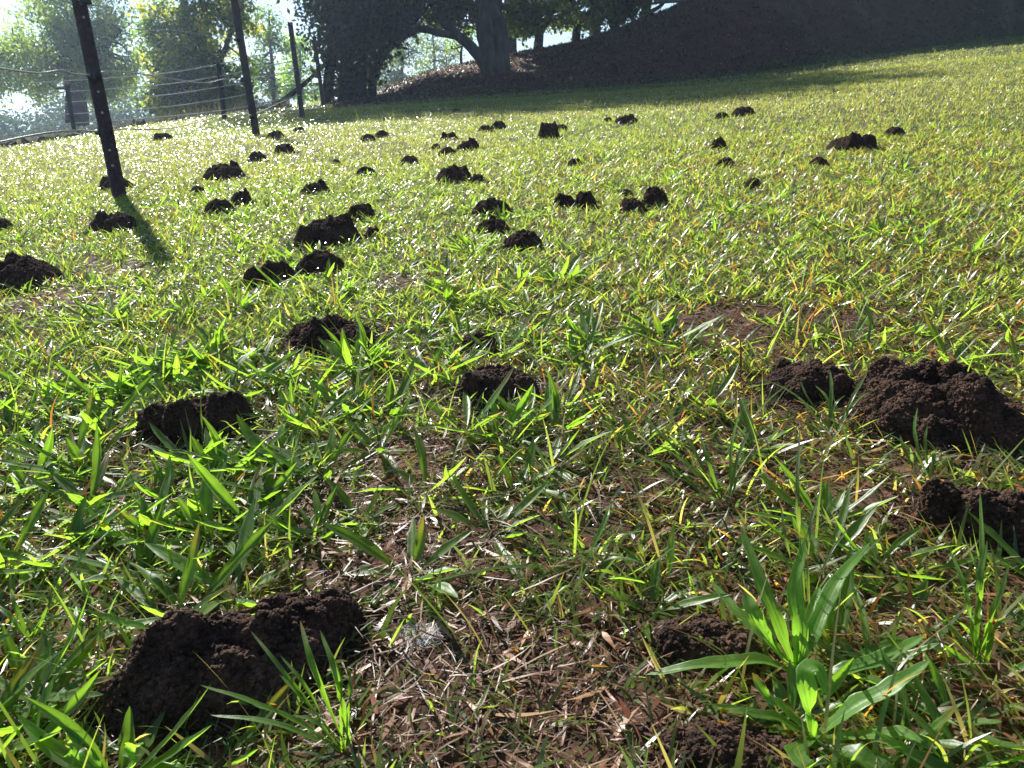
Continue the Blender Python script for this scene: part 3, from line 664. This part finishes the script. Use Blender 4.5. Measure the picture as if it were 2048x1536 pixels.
hero_tuft('grass tuft fanning out in the gap between the two big right-hand mounds', (1665, 870), [(1520, 755, .03), (1630, 770, .04), (1660, 740, .05), (1735, 745, .05), (1755, 775, .04), (1570, 820, .02), (1600, 760, .04), (1690, 790, .04), (1730, 840, .02), (1540, 840, .02)], .0032)
hero_tuft('upright grass tuft in front of the widest right-hand mound', (1850, 960), [(1835, 815, .04), (1855, 850, .04), (1880, 900, .03), (1800, 870, .03), (1760, 860, .02), (1830, 900, .03)], .003)
hero_tuft('long-bladed grass tuft right of the centre with stems pointing left', (1450, 1010), [(1250, 900, .04), (1330, 820, .05), (1270, 940, .03), (1400, 870, .05), (1500, 860, .05), (1230, 780, .07), (1520, 900, .04), (1350, 930, .03), (1300, 880, .04), (1480, 820, .05)], .0035)
hero_tuft('spreading grass tuft beside the bare thatch at the lower middle', (1180, 1130), [(1000, 1060, .03), (840, 1170, .03), (1060, 1030, .04), (1220, 1010, .04), (1290, 1060, .03), (1120, 1000, .04), (950, 1120, .02), (1300, 1130, .02), (1050, 1180, .01)], .0038)
hero_tuft('grass tuft with long stems at the right edge', (1960, 1330), [(1900, 1100, .07), (1960, 980, .10), (1975, 1080, .09), (2020, 1120, .08), (1860, 1200, .05), (1830, 1250, .04), (2030, 1230, .05), (1930, 1170, .06), (1740, 1270, .03), (2000, 1180, .06)], .0036)
hero_tuft('tall thin grass stems rising right of the hairy-leaved plantain', (1620, 1240), [(1600, 850, .13), (1640, 980, .10), (1560, 1000, .09), (1700, 1050, .07), (1780, 1060, .06), (1540, 1080, .06)], .0026, (.10, .14, .05))
hero_tuft('pointed grass tuft at the left edge below the arched-leaved plantain', (60, 1290), [(140, 1100, .06), (230, 1050, .07), (20, 1180, .04), (100, 1180, .05), (-40, 1200, .03), (130, 1230, .03), (160, 1180, .04), (0, 1350, .01)], .0042)

# ------------------------------------------------------------------ dew: drops nearby, farther off flat glossy facets tilted to imitate sun glints
P, px, py, d = scatter(95000, .6, 20, .1); k = (~in_mound(P[:, 0], P[:, 1], 1.0)) & (rng.random(len(P)) < (1-.55*ss(6, 12, d)))  & (rng.random(len(P)) < .35+.65*(1-ss(500, 1500, px))) & (bare(P[:, 0], P[:, 1]) < .5); P = P[k]; d = d[k]
P[:, 2] += rng.uniform(.008, .03, len(P))
mdew, n, out = new_mat('dew')
g_ = n.nodes.new('ShaderNodeBsdfGlossy'); g_.inputs['Roughness'].default_value = .32; g_.inputs['Color'].default_value = (.9, .9, .9, 1)
n.links.new(g_.outputs[0], out.inputs[0])
near = d < 1.6; Pn, dn = P[near], d[near]
V1, T1 = lumps(Pn, np.maximum(.0006, .36*dn/FPX)*rng.uniform(.5, 1.3, len(Pn)))
Pf, df = P[~near], d[~near]; N = len(Pf); nr = np.column_stack([rng.normal(-.08, .2, N), rng.normal(-.15, .2, N), np.ones(N)]); nr /= np.linalg.norm(nr, axis=1)[:, None]
th = rng.uniform(0, 6.28, N); a = np.column_stack([np.cos(th), np.sin(th), np.zeros(N)]); a -= (a*nr).sum(1)[:, None]*nr; bb = np.cross(nr, a)
sz = (1.15*df/FPX*rng.uniform(.5, 1.4, N))[:, None]; V2 = np.stack([Pf-a*sz, Pf-bb*sz, Pf+a*sz, Pf+bb*sz], 1).reshape(-1, 3)
o = make_mesh('dew_glints', np.concatenate([V1, V2]), np.arange(4*N).reshape(-1, 4)+len(V1), T1, mdew, smooth=False); tag(o, kind='stuff', label='near dew drops and added far glint facets on the grass', cat='dew')

# ------------------------------------------------------------------ fence
def y_post(parent_name, a, height, w, lean, D=None, holes=True):
    """steel picket with a three-armed section and a row of holes"""
    me = Acc(); L = height
    for ang in (90, 210, 330):
        th = math.radians(ang); dx, dy = math.cos(th)*w*.56, math.sin(th)*w*.56; nx, ny = -math.sin(th)*w*.06, math.cos(th)*w*.06
        V = []
        for z in (-.15, L):
            for (q, s_) in ((0, -1), (1, -1), (1, 1), (0, 1)): V.append((dx*q+nx*s_, dy*q+ny*s_, z))
        me.add(V, [[0, 1, 5, 4], [1, 2, 6, 5], [2, 3, 7, 6], [3, 0, 4, 7], [4, 5, 6, 7], [3, 2, 1, 0]])
    return me
fence = empty('wire_fence', hit(240, 398)); tag(fence, 'dark steel picket fence with sagging pale wires running away at the left', 'fence')
fo = np.array(fence.location)
POSTS = []
for (bx, by, tx, ty, wd) in ((240, 396, 88, -330, .056), (513, 273, 458, -60, .062), (605, 236, 580, 45, .062), (647, 212, 628, 75, .07), (-420, 760, -700, -400, .05)):
    b = hit(bx, by); D = b@F; tdir = ray(tx, ty); top = tdir/np.dot(tdir, F)*D     # same depth
    ax = top-b; L = np.linalg.norm(ax)
    o = y_post('', b, L, wd, 0).build('post', M_post, fence); o.location = b-fo
    o.rotation_euler = (Vector(ax).to_track_quat('Z', 'Y') @ Matrix.Rotation(math.radians(62), 3, 'Z').to_quaternion()).to_euler()
    POSTS.append((b, top, wd, o))
# pale holes punched through the nearest post show as light dots: pale discs stand in for that light
b, top, wd, po = POSTS[0]
def on_post(i, f): b, top = POSTS[i][0], POSTS[i][1]; return b+(top-b)*f
def wire(pts3, r=.0034):
    P = smooth_path(pts3, 10); V, Q = tube(P-fo, r, 6); o = make_mesh('wire', V, Q, None, M_wire, None, True, fence)
def pd(px, py, D): d = ray(px, py); return d/np.dot(d, F)*D
D1, D2, D3, D4 = [p[0]@F for p in POSTS[:4]]
off = np.array([0, -.03, 0])
wire([pd(-330, 128, 1.7), pd(-120, 122, 2.2), pd(0, 137, 2.55), pd(75, 146, 2.85), pd(122, 141, 3.0), pd(150, 148, 3.1), pd(182, 149, D1-.03), pd(215, 143, 3.5), pd(275, 147, 3.9), pd(345, 158, 4.5), pd(410, 166, 5.4), pd(450, 158, 6.2), pd(482, 160, D2-.03), pd(540, 150, D2+2), pd(592, 140, D3), pd(636, 130, D4)])
wire([pd(-330, 360, 1.7), pd(-120, 310, 2.2), pd(0, 284, 2.6), pd(80, 268, 2.9), pd(150, 261, 3.1), pd(198, 263, D1-.03), pd(250, 258, 3.7), pd(300, 259, 4.2), pd(345, 256, 4.8), pd(400, 243, 5.7), pd(455, 228, 6.5), pd(503, 230, D2-.03), pd(560, 205, D2+2), pd(600, 190, D3), pd(640, 178, D4)])
wire([pd(-200, -150, 2.0), pd(0, -60, 2.6), pd(162, 2, D1-.03), pd(190, 30, 3.5), pd(235, 50, 3.9), pd(290, 60, 4.5), pd(350, 61, 5.2), pd(410, 70, 6.1), pd(474, 78, D2-.03)], .0022)
wire([pd(458, -40, D2-.03), pd(500, 10, D2+.8), pd(545, 30, D2+1.6), pd(565, 33, D2+2.4), pd(583, 50, D3)], .003)
def insulator(i, px, py, r=.02):
    c = pd(px, py, POSTS[i][0]@F-.03); V, T = lumps(np.array([c]), np.array([r])); V2, Q2 = tube([c+np.array([-.025, 0, 0]), c, c+np.array([.025, .02, 0])], [.010, .014, .010], 8)
    A = Acc(); A.add(V2-fo, Q2); V3, Q3 = tube([c+np.array([0, 0, -.02]), c+np.array([0, 0, 0]), c+np.array([0, 0, .02])], [.011, .017, .011], 8); A.add(V3-fo, Q3)
    A.build('insulator', M_plastic, fence, True)
for a in ((0, 186, 149), (0, 202, 264), (0, 166, 3), (1, 484, 160), (1, 505, 231), (1, 474, 78)): insulator(*a)
# light showing through the punched holes: imitated by pale discs on the post face
def hole_disc(i, px, py, r):
    c = pd(px, py, POSTS[i][0]@F-.035); th = np.arange(10)/10*2*np.pi
    V = [c+r*(math.cos(t)*R+math.sin(t)*U) for t in th]+[c+F*.004+r*(math.cos(t)*R+math.sin(t)*U) for t in th]
    T = [[0, i_+1, i_] for i_ in range(1, 9)]; Qs = [[i_, (i_+1) % 10, (i_+1) % 10+10, i_+10] for i_ in range(10)]
    make_mesh('hole_light', np.array(V)-fo, Qs, T, M_wire, None, False, fence)
for (a, b_) in ((196, 183), (204, 225), (219, 300), (225, 331), (167, 34)): hole_disc(0, a, b_, .0052)
# farther fence: pale wires on two thin posts
D5 = 11.0
f2 = empty('rail_fence', at_depth(437, D5)); tag(f2, 'low farther fence of five pale wires in front of the dense bushy tree', 'fence'); fo2 = np.array(f2.location)
for (x0, y0, x1, y1, dd) in ((437, 128, 449, 232, D5), (134, 172, 148, 250, D5+1.5)):
    V, Q = tube([pd(x0, y0, dd)-fo2, pd(x1, y1+10, dd)-fo2], [.035, .035], 8); make_mesh('post', V, Q, None, M_bark_dark, None, True, f2)
for (yl, yr) in ((150, 118), (172, 143), (193, 165), (217, 190), (236, 215)):
    V, Q = tube(smooth_path([pd(60, yl+16, D5+2.5)-fo2, pd(300, yl, D5+.8)-fo2, pd(437, (yl+2*yr)/3, D5)-fo2, pd(512, yr-6, D5-.6)-fo2, pd(600, yr-24, D5)-fo2], 5), .0065, 6)
    make_mesh('wire', V, Q, None, M_wire, None, True, f2)

# ------------------------------------------------------------------ trees
def leaf_cards(P, size, col, droop=0.0, aspect=.5):
    n = len(P); d = rng.normal(0, 1, (n, 3)); d[:, 2] -= droop*2; d /= np.linalg.norm(d, axis=1)[:, None]
    e = rng.normal(0, 1, (n, 3)); e -= (e*d).sum(1)[:, None]*d; e /= np.linalg.norm(e, axis=1)[:, None]
    s = size*rng.uniform(.6, 1.35, n); a = d*s[:, None]*.5; b = e*(s*aspect)[:, None]*.5
    V = np.stack([P-a, P+b, P+a, P-b], 1).reshape(-1, 3)
    return V, np.arange(4*n).reshape(-1, 4), np.repeat(col, 4, 0)
def tree(name, label, px, D, limbs, blobs, nclump, per, size, col, bark=None, group=None, droop=0., clump_r=.35, rtrunk=.15, aspect=.5, cols=None, twigs=True):
    """limbs: list of [(px,py,dD,r_m)...]; blobs: (px,py,dD,rx_m,ry_m,rz_m, weight)"""
    base = at_depth(px, D); e = empty(name, base); tag(e, label, 'tree', group); Dd = base@F
    tA = Acc(); tips = []
    for lb in limbs:
        pts = [pd(a, b, Dd+dd) for (a, b, dd, r) in lb]; rad = [q[3] for q in lb]
        P = smooth_path(pts, 6); rr = np.interp(np.linspace(0, 1, len(P)), np.linspace(0, 1, len(rad)), rad)
        P = P+rng.normal(0, .05, P.shape)*rr[:, None]*3*np.linspace(0, 1, len(P))[:, None]
        V, Q = tube(P-base, rr, 10); tA.add(V, Q)
        tips += [(P[i], rr[i]) for i in range(len(P)//3, len(P), 2)]
    cl = []; wts = np.array([b[6] if len(b) > 6 else 1 for b in blobs], float); wts /= wts.sum()
    for b in range(nclump):
        bl = blobs[rng.choice(len(blobs), p=wts)]; c = pd(bl[0], bl[1], Dd+bl[2]); v = rng.normal(0, 1, 3); v /= np.linalg.norm(v); v *= rng.uniform(.35, 1.0)**.6
        cl.append(c+v*np.array(bl[3:6]))
    cl = np.array(cl)
    if twigs and tips:
        tp = np.array([t[0] for t in tips])
        for q in cl[::3]:
            i = np.argmin(((tp-q)**2).sum(1)); a = tp[i]; m = (a+q)/2+rng.normal(0, .12, 3)
            V, Q = tube(smooth_path([a, m, q], 3)-base, np.linspace(min(.04, tips[i][1]*.5)+.008, .008, 7), 5); tA.add(V, Q)
    if tA.n: tA.build('trunk', bark or M_bark, e, True)
    idx = np.repeat(np.arange(len(cl)), per); P = cl[idx]+rng.normal(0, clump_r, (len(idx), 3))*np.array([1, 1, .7+droop])*.6
    if droop: P[:, 2] -= np.abs(rng.normal(0, clump_r*droop*1.5, len(P)))
    cc = np.array(col)*rng.uniform(.65, 1.35, (len(cl), 1))[idx]*rng.uniform(.75, 1.25, (len(idx), 1))
    if cols is not None: cc = np.where((rng.random(len(cl))[idx] < .25)[:, None], np.array(cols)*rng.uniform(.8, 1.2, (len(idx), 1)), cc)
    V, Q, c4 = leaf_cards(P, size, cc, droop, aspect)
    make_mesh('crown', V-base, Q, None, M_tree, c4, False, e)
    return e
DG = (.055, .09, .035); LG = (.12, .18, .055); MG = (.075, .12, .045)
tree('feathery_tree', 'tall feathery pale green tree with a short stout trunk at the far left', 150, 28,
     [[(155, 245, 0, .34), (150, 190, 0, .28), (140, 120, 0, .2), (110, 50, .5, .12), (70, 0, 1, .06)], [(150, 180, 0, .2), (190, 120, 0, .12), (240, 60, -.5, .06)], [(145, 150, 0, .16), (80, 110, .5, .1), (30, 95, 1, .05)], [(142, 130, 0, .16), (150, 40, 0, .1), (170, -60, 0, .05)]],
     [(90, 70, 0, 1.3, 1.6, 1.0), (170, 30, 0, 1.35, 1.5, 1.2), (220, 100, 0, 1.0, 1.3, 1.1), (40, 130, 0, 1.3, 1.3, .8), (120, 120, 0, 1.5, 1.4, .9), (170, -70, 0, 1.5, 2, 1.0), (200, 160, .5, 1.0, 1, .5), (-90, 110, 0, 1.6, 1.6, 1.2)],
     400, 75, .15, (.12, .165, .06), group=None, droop=.3, clump_r=.3, aspect=.35)
tree('bushy_tree', 'dense rounded bushy tree with yellow-green leaf edges behind the wires', 390, 21,
     [[(390, 245, 0, .22), (385, 180, 0, .18), (375, 90, 0, .12), (370, 0, 0, .06)], [(388, 200, 0, .12), (440, 120, 0, .07), (470, 40, 0, .04)], [(388, 200, 0, .12), (330, 130, 0, .07), (310, 60, 0, .04)]],
     [(345, 60, 0, .75, .9, .7), (420, 50, 0, .9, .9, .9), (350, 150, 0, .8, .9, .7), (430, 150, 0, .95, .9, .7), (340, 200, 0, .6, .8, .4), (440, 205, 0, .7, .8, .35), (400, -30, 0, 1.2, 1, .9), (370, 110, 0, 1.0, 1, .8), (400, -230, 0, 1.9, 1.7, 2.0, 2), (480, 30, 0, .4, .5, .6, .5)],
     430, 70, .11, (.075, .12, .04), group=None, clump_r=.24, cols=(.25, .26, .07))
tree('slender_tree', 'slender airy tree seen between the second and third fence posts', 545, 34,
     [[(548, 220, 0, .1), (546, 150, 0, .08), (540, 80, 0, .05), (538, 20, 0, .03)]],
     [(535, 50, 0, .6, .6, .7), (545, 90, 0, .7, .7, .6), (520, 130, 0, .5, .5, .5), (530, 170, 0, .5, .5, .5)], 70, 45, .13, MG, clump_r=.3)
tree('small_tree', 'small sunlit bright green tree behind the third fence post', 595, 38,
     [[(598, 215, 0, .1), (600, 150, 0, .07), (600, 90, 0, .04)]],
     [(590, 100, 0, .6, .6, .6), (600, 150, 0, 1.0, .8, .7), (570, 170, 0, .8, .8, .5), (620, 185, 0, .8, .8, .4)], 90, 45, .14, (.16, .24, .06), clump_r=.35)
tree('dark_tree', 'big dark tree with several vine-wrapped trunks in the middle distance', 700, 16.5,
     [[(655, 222, 0, .13), (658, 150, 0, .10), (668, 60, 0, .11), (660, -60, 0, .1), (640, -300, 0, .06)], [(690, 222, 0, .16), (692, 140, 0, .13), (700, 40, 0, .15), (705, -100, 0, .12), (720, -380, 0, .06)], [(725, 222, 0, .13), (722, 150, 0, .11), (735, 60, 0, .12), (760, -60, 0, .1), (800, -260, 0, .05)], [(748, 222, .3, .1), (745, 160, .3, .09), (765, 110, .3, .08), (800, 75, .3, .06), (815, 60, .3, .05)]],
     [(690, 0, 0, .5, .8, .6, .9), (700, 65, 0, .42, .8, .4, .4), (745, 25, 0, .4, .7, .6, .6), (735, 115, 0, .22, .5, .35, .12), (670, 140, 0, .10, .4, .5, .09), (700, 160, 0, .32, .4, .4, .28), (650, 110, 0, .12, .4, .5, .12), (640, 0, 0, .35, .8, .22, .3), (660, -110, 0, 1.4, 2, .9, 1.6), (790, -130, 0, 1.8, 2.4, 1.0, 1.6), (640, -430, 0, 3.2, 2.6, 1.7, 6), (840, -390, 0, 2.8, 2.4, 1.7, 5), (420, -380, 0, 2.2, 2.2, 1.3, 3), (765, 60, 0, .2, .5, .35, .2), (780, -10, 0, .5, .9, .22, .4)],
     1150, 60, .11, (.03, .045, .022), bark=M_bark_dark, droop=.3, clump_r=.3)
tree('two_trunk_tree', 'tall grey-barked tree with two upright trunks and a bent limb reaching left', 990, 17,
     [[(985, 190, 0, .24), (980, 130, 0, .2), (972, 60, 0, .2), (965, -20, 0, .18), (950, -200, 0, .12), (930, -420, 0, .05)],
      [(1003, 190, 0, .2), (1003, 120, 0, .17), (1000, 60, 0, .15), (993, 0, 0, .13), (1010, -180, 0, .09), (1060, -380, 0, .04)],
      [(985, 165, -.1, .14), (962, 118, -.1, .12), (940, 92, -.1, .11), (915, 70, -.1, .1), (890, 45, -.1, .09), (868, 12, -.1, .08), (850, -10, -.1, .07), (820, -90, -.1, .05)],
      [(915, 72, -.1, .08), (880, 66, -.1, .075), (840, 58, -.1, .07), (815, 70, -.1, .065), (790, 85, -.1, .06), (770, 105, -.1, .045)]],
     [(850, -60, 0, 1.0, 1.5, .6), (950, -230, 0, 2.6, 2.4, 1.5, 4), (1080, -130, 0, 1.7, 2, .9, 2), (900, 20, .4, .5, .7, .3), (790, 30, .4, .5, .7, .3), (1040, 30, .8, .4, .7, .3, .5), (930, -140, 0, 1.6, 2, .8, 2)],
     620, 50, .11, DG, clump_r=.33)
BANKLAB = [(1075, 23, 'leafy tree standing on the bank just right of the two-trunked tree', 0), (1150, 24.5, 'dark-stemmed tree in the middle of the row above the bank', -10),
           (1225, 23.5, 'wide leafy tree on the bank crest beneath the clearest sky gap', -15), (1290, 26, 'last tree of the row on the bank, beside the timber ledge', -50)]
for i, (tx, D, lab, dy) in enumerate(BANKLAB):
    tree('bank_tree', lab, tx, D,
         [[(tx, 110+dy, 0, .15), (tx+4, 50+dy, 0, .11), (tx-6, -20, 0, .08), (tx+8, -200, 0, .04)], [(tx, 80+dy, 0, .08), (tx+40, 0, 0, .05), (tx+55, -80, 0, .03)], [(tx+2, 60+dy, 0, .07), (tx-45, 0, 0, .04)]],
         [(tx, 0+dy, 0, .9, 1, .45, .28), (tx-20, 50+dy, 0, .6, .8, .3, .12), (tx+30, 30+dy, 0, .6, .8, .3, .16), (tx, -150, 0, 1.8, 1.8, 1.4, 2.5), (tx-10, -300, 0, 1.7, 1.7, 1.4, 2.5)], 430, 45, .15, (.08, .12, .04), group='row of trees on the bank', clump_r=.27, cols=(.12, .17, .05))
for i, (tx, D, lab) in enumerate([(800, 40, 'thin pale tree far behind the bent limb'), (865, 44, 'thin pale tree in the gap left of the two-trunked tree, nearest to it'), (745, 42, 'pale leafy sapling far behind the dark tree')]):
    tree('thin_tree', lab, tx, D, [[(tx, 190, 0, .08), (tx+4, 120, 0, .06), (tx-3, 40, 0, .04)]],
         [(tx, 60, 0, 1.0, 1, .9), (tx+20, 110, 0, .9, 1, .6), (tx-20, 140, 0, .8, 1, .6), (tx, 165, 0, .8, .8, .3)], 85, 40, .14, (.10, .14, .06), group='thin trees beyond the bank', clump_r=.35)
tree('thin_tree', 'single thin stem with a small crown on the low end of the bank', 922, 19, [[(923, 142, 0, .035), (922, 110, 0, .03), (925, 85, 0, .02)]], [(922, 85, 0, .3, .3, .25), (935, 60, 0, .25, .3, .2)], 14, 30, .08, LG, clump_r=.15)
# trees above the top edge whose shade lies over the bank and the grass below it
for (tx, D, Hm, lab) in [(1020, 22.5, 8, 'tree behind the two-trunked tree with its crown above the picture'), (1400, 24, 8, 'tall tree above the bank right of the timber ledge'), (1560, 25, 10, 'tall tree behind the bank right of the ledge tree'), (1740, 27.5, 10.5, 'tall tree behind the bank over the upper right'), (1920, 32, 9.5, 'tall tree behind the bank near the right edge'), (1190, 27, 8, 'tall tree behind the bank row'), (2120, 34, 9.5, 'tall tree behind the bank beyond the right edge'), (2330, 34, 9.5, 'farthest right tree behind the bank')]:
    b = at_depth(tx, D); q = project(b[None]); lo = 1.3 if tx < 1300 else 0; py0 = float(q[1][0]); Dd = float(q[2][0]); k = FPX/Dd
    tree('bank_tree', lab, tx, D, [[(tx, py0+5, 0, .2), (tx, py0-2*k, 0, .16), (tx+10, py0-4*k, 0, .1), (tx, py0-Hm*.8*k, 0, .05)]],
         [(tx, py0-(4.3+lo)*k, 0, 2.6, 2.4, 1.3, 2), (tx, py0-(Hm-2.5)*k, 0, 2.2, 2.2, 2.0, 2), (tx+1.5*k, py0-(3.5+lo)*k, 0, 1.6, 1.6, .9), (tx-1.5*k, py0-(3.2+lo)*k, 0, 1.6, 1.6, .9), (tx, py0-(2.0 if tx > 1300 else 4.0)*k, 0, 2.0, 1.6, 1.2, 1.5)], 420, 45, .24, DG, group='row of trees on the bank', clump_r=.5, twigs=False)
# far-off wood
P = []; 
for i in range(260):
    px_ = rng.uniform(-250, 1100); D = rng.uniform(55, 75); b = at_depth(px_, D); h = rng.uniform(2.0, 5.5)*(1 if px_ < 480 else .6)*(.6+.7*vnoise(px_/90., 0, 3))
    n_ = 170; v = rng.normal(0, 1, (n_, 3)); v /= np.linalg.norm(v, axis=1)[:, None]; P.append(b+np.array([0, 0, h*.5])+v*np.array([1.6, 1.6, h*.5])*rng.uniform(.4, 1, (n_, 1)))
P = np.concatenate(P); V, Q, c = leaf_cards(P, .26, np.array([.05, .085, .035])*np.repeat(rng.uniform(.6, 1.5, (len(P)//170, 1)), 170, 0)*rng.uniform(.8, 1.25, (len(P), 1)))
o = make_mesh('distant_wood', V, Q, None, leaf_mat('wood_leaf', .35, .9, tint=(1.3, 1.3, .6), spec=.05), c); tag(o, kind='stuff', label='far-off wood behind the paddock', cat='wood')
# fallen log leaning by the dark tree
pts = [pd(520, 232, 15.5), pd(560, 205, 15.6), pd(600, 175, 15.7), pd(652, 128, 15.9)]
o = (lambda VQ: make_mesh('leaning_trunk', VQ[0]-np.array(pts[0]), VQ[1], None, M_bark_dark, None, True))(tube(smooth_path(pts, 6), np.linspace(.07, .035, 19), 10))
o.location = pts[0]; tag(o, 'bare trunk leaning up to the right against the dark tree', 'leaning trunk')
# dry tall grass beyond the dirt strip and debris on the dirt
A = Acc()
P, px, py, d = scatter(16000, 14, 34, .3, -45, -10, .1); k = (P[:, 0]/P[:, 1] < -.25); P = P[k]; d = d[k]; N = len(P)
V, Q, cc = strips(P, rng.uniform(0, 6.28, N), rng.uniform(.15, .4, N), np.maximum(.008, .6*d/FPX), rng.uniform(0, .5, N), rng.uniform(0, .7, N), 2, 2, 'blade', 0, np.array([.24, .23, .10])*rng.uniform(.6, 1.3, (N, 1)))
A.add(V, Q, None, cc); o = A.build('dry_grass', M_straw); tag(o, kind='stuff', label='pale dry grass beyond the dirt strip', cat='grass')
P, px, py, d = scatter(9000, 9, 18, .3, -45, -12, .1); azr = P[:, 0]/P[:, 1]; edge = 9.5+6*ss(-.62, -.25, azr); r = np.hypot(P[:, 0], P[:, 1]); k = (r > edge) & (r < edge+6.5) & (azr < -.25)
P = P[k]; V, T = lumps(P, rng.gamma(2, .018, len(P)).clip(.01, .12)); o = make_mesh('dirt_clods', V, None, T, noise_mat('clod', [(.3, (.05, .04, .03)), (.7, (.16, .13, .10))], 20)); tag(o, kind='stuff', label='clods and litter on the dirt strip', cat='dirt')
# shaggy dead growth and litter over the bank face
P, px, py, d = scatter(130000, 12, 27, .6, -12, 48, .12); sb, _ = bank_s(P[:, 0], P[:, 1]); k = (sb > .2) & (sb < 8) & (rng.random(len(P)) < .35+.9*fbm(P[:, 0]/.6, P[:, 1]/.6, 91)); P = P[k]; d = d[k]; px = px[k]; N = len(P)
cb = np.where((rng.random(N) < .06+.5*ss(.5, .72, fbm(P[:, 0]/1.1, P[:, 1]/1.1, 93))+.7*ss(1600, 2050, px))[:, None], np.array([.06, .10, .03]), np.where((fbm(P[:, 0]/.8, P[:, 1]/.8, 95) > .62)[:, None], np.array([.20, .13, .09]), np.array([.11, .06, .04])))*rng.uniform(.4, 1.5, (N, 1))
V, Q, cc = strips(P, rng.uniform(0, 6.28, N), rng.uniform(.03, .11, N), rng.uniform(.012, .035, N), rng.uniform(.5, 1.7, N), rng.uniform(0, .9, N), 2, 2, 'blade', 0, cb, rng.normal(0, .8, N))
o = make_mesh('bank_undergrowth', V, Q, None, M_straw, cc); tag(o, kind='stuff', label='dead weeds and litter over the shaded bank', cat='undergrowth')
# timber ledge on the bank top
def box(c, s):
    c = np.array(c); s = np.array(s)/2; V = np.array([[x, y, z] for x in (-1, 1) for y in (-1, 1) for z in (-1, 1)])*s+c
    return V, [[0, 1, 3, 2], [4, 6, 7, 5], [0, 4, 5, 1], [2, 3, 7, 6], [0, 2, 6, 4], [1, 5, 7, 3]]
_a = _az(1372, 14); _r = float(np.interp(_a, _CA, _CR))-.15; lb = np.array([_r*math.sin(_a), _r*math.cos(_a), 0.]); lb[2] = float(ground(lb[0:1], lb[1:2])[0])+.06; e = empty('timber_ledge', lb); tag(e, 'grey timber sleeper ledge with a dark post on top of the bank', 'retaining ledge')
for (c, s, nm, mt) in (((0, 0, 0), (1.5, .25, .16), 'sleeper', M_timber), ((.35, .1, .165), (1.3, .25, .16), 'sleeper', M_timber), ((-.05, .1, .55), (.09, .09, .62), 'post', M_bark_dark), ((.7, .3, .6), (.9, .12, .7), 'board', M_bark_dark)):
    V, Q = box(c, s); o = make_mesh(nm, V, Q, None, mt, None, False, e)

# cobweb spun over the thatch
c0 = hit(842, 1268, .006); A = Acc()
for i in range(170):
    a1 = rng.uniform(0, 6.28); a2 = a1+rng.normal(2.6, .6); ra, rb = rng.uniform(.3, 1, 2)
    p = c0+np.array([math.cos(a1)*.024*ra, math.sin(a1)*.020*ra, 0]); q = c0+np.array([math.cos(a2)*.024*rb, math.sin(a2)*.020*rb, 0])
    for e_ in (p, q): e_[2] = float(ground(e_[0:1], e_[1:2])[0])+rng.uniform(.003, .008)
    m_ = (p+q)/2-np.array([0, 0, .002]); V, Q = tube(smooth_path([p, m_, q], 3)-c0, .00007, 3); A.add(V, Q)
mw, n, out = new_mat('web_silk'); p_ = n.nodes.new('ShaderNodeBsdfPrincipled'); p_.inputs['Base Color'].default_value = (.8, .8, .82, 1); p_.inputs['Roughness'].default_value = .35
n.links.new(p_.outputs[0], out.inputs[0])
o = A.build('cobweb', mw, smooth=True); o.location = tuple(c0); tag(o, 'small white dewy cobweb on the thatch right of the big lower left mound', 'cobweb')
# ------------------------------------------------------------------ haze: thin air volume, also standing in for the veil of sun glare
mh, n, out = new_mat('haze_air'); pv = n.nodes.new('ShaderNodeVolumePrincipled')
pv.inputs['Color'].default_value = (.58, .76, 1, 1); pv.inputs['Density'].default_value = .002; pv.inputs['Anisotropy'].default_value = .55
n.links.new(pv.outputs[0], out.inputs['Volume'])
V, Q = box((0, 0, 6.0), (3600, 3600, 36)); o = make_mesh('haze', V, Q, None, mh); tag(o, kind='stuff', label='thin haze, added also to imitate the bright veil of sun glare', cat='haze')
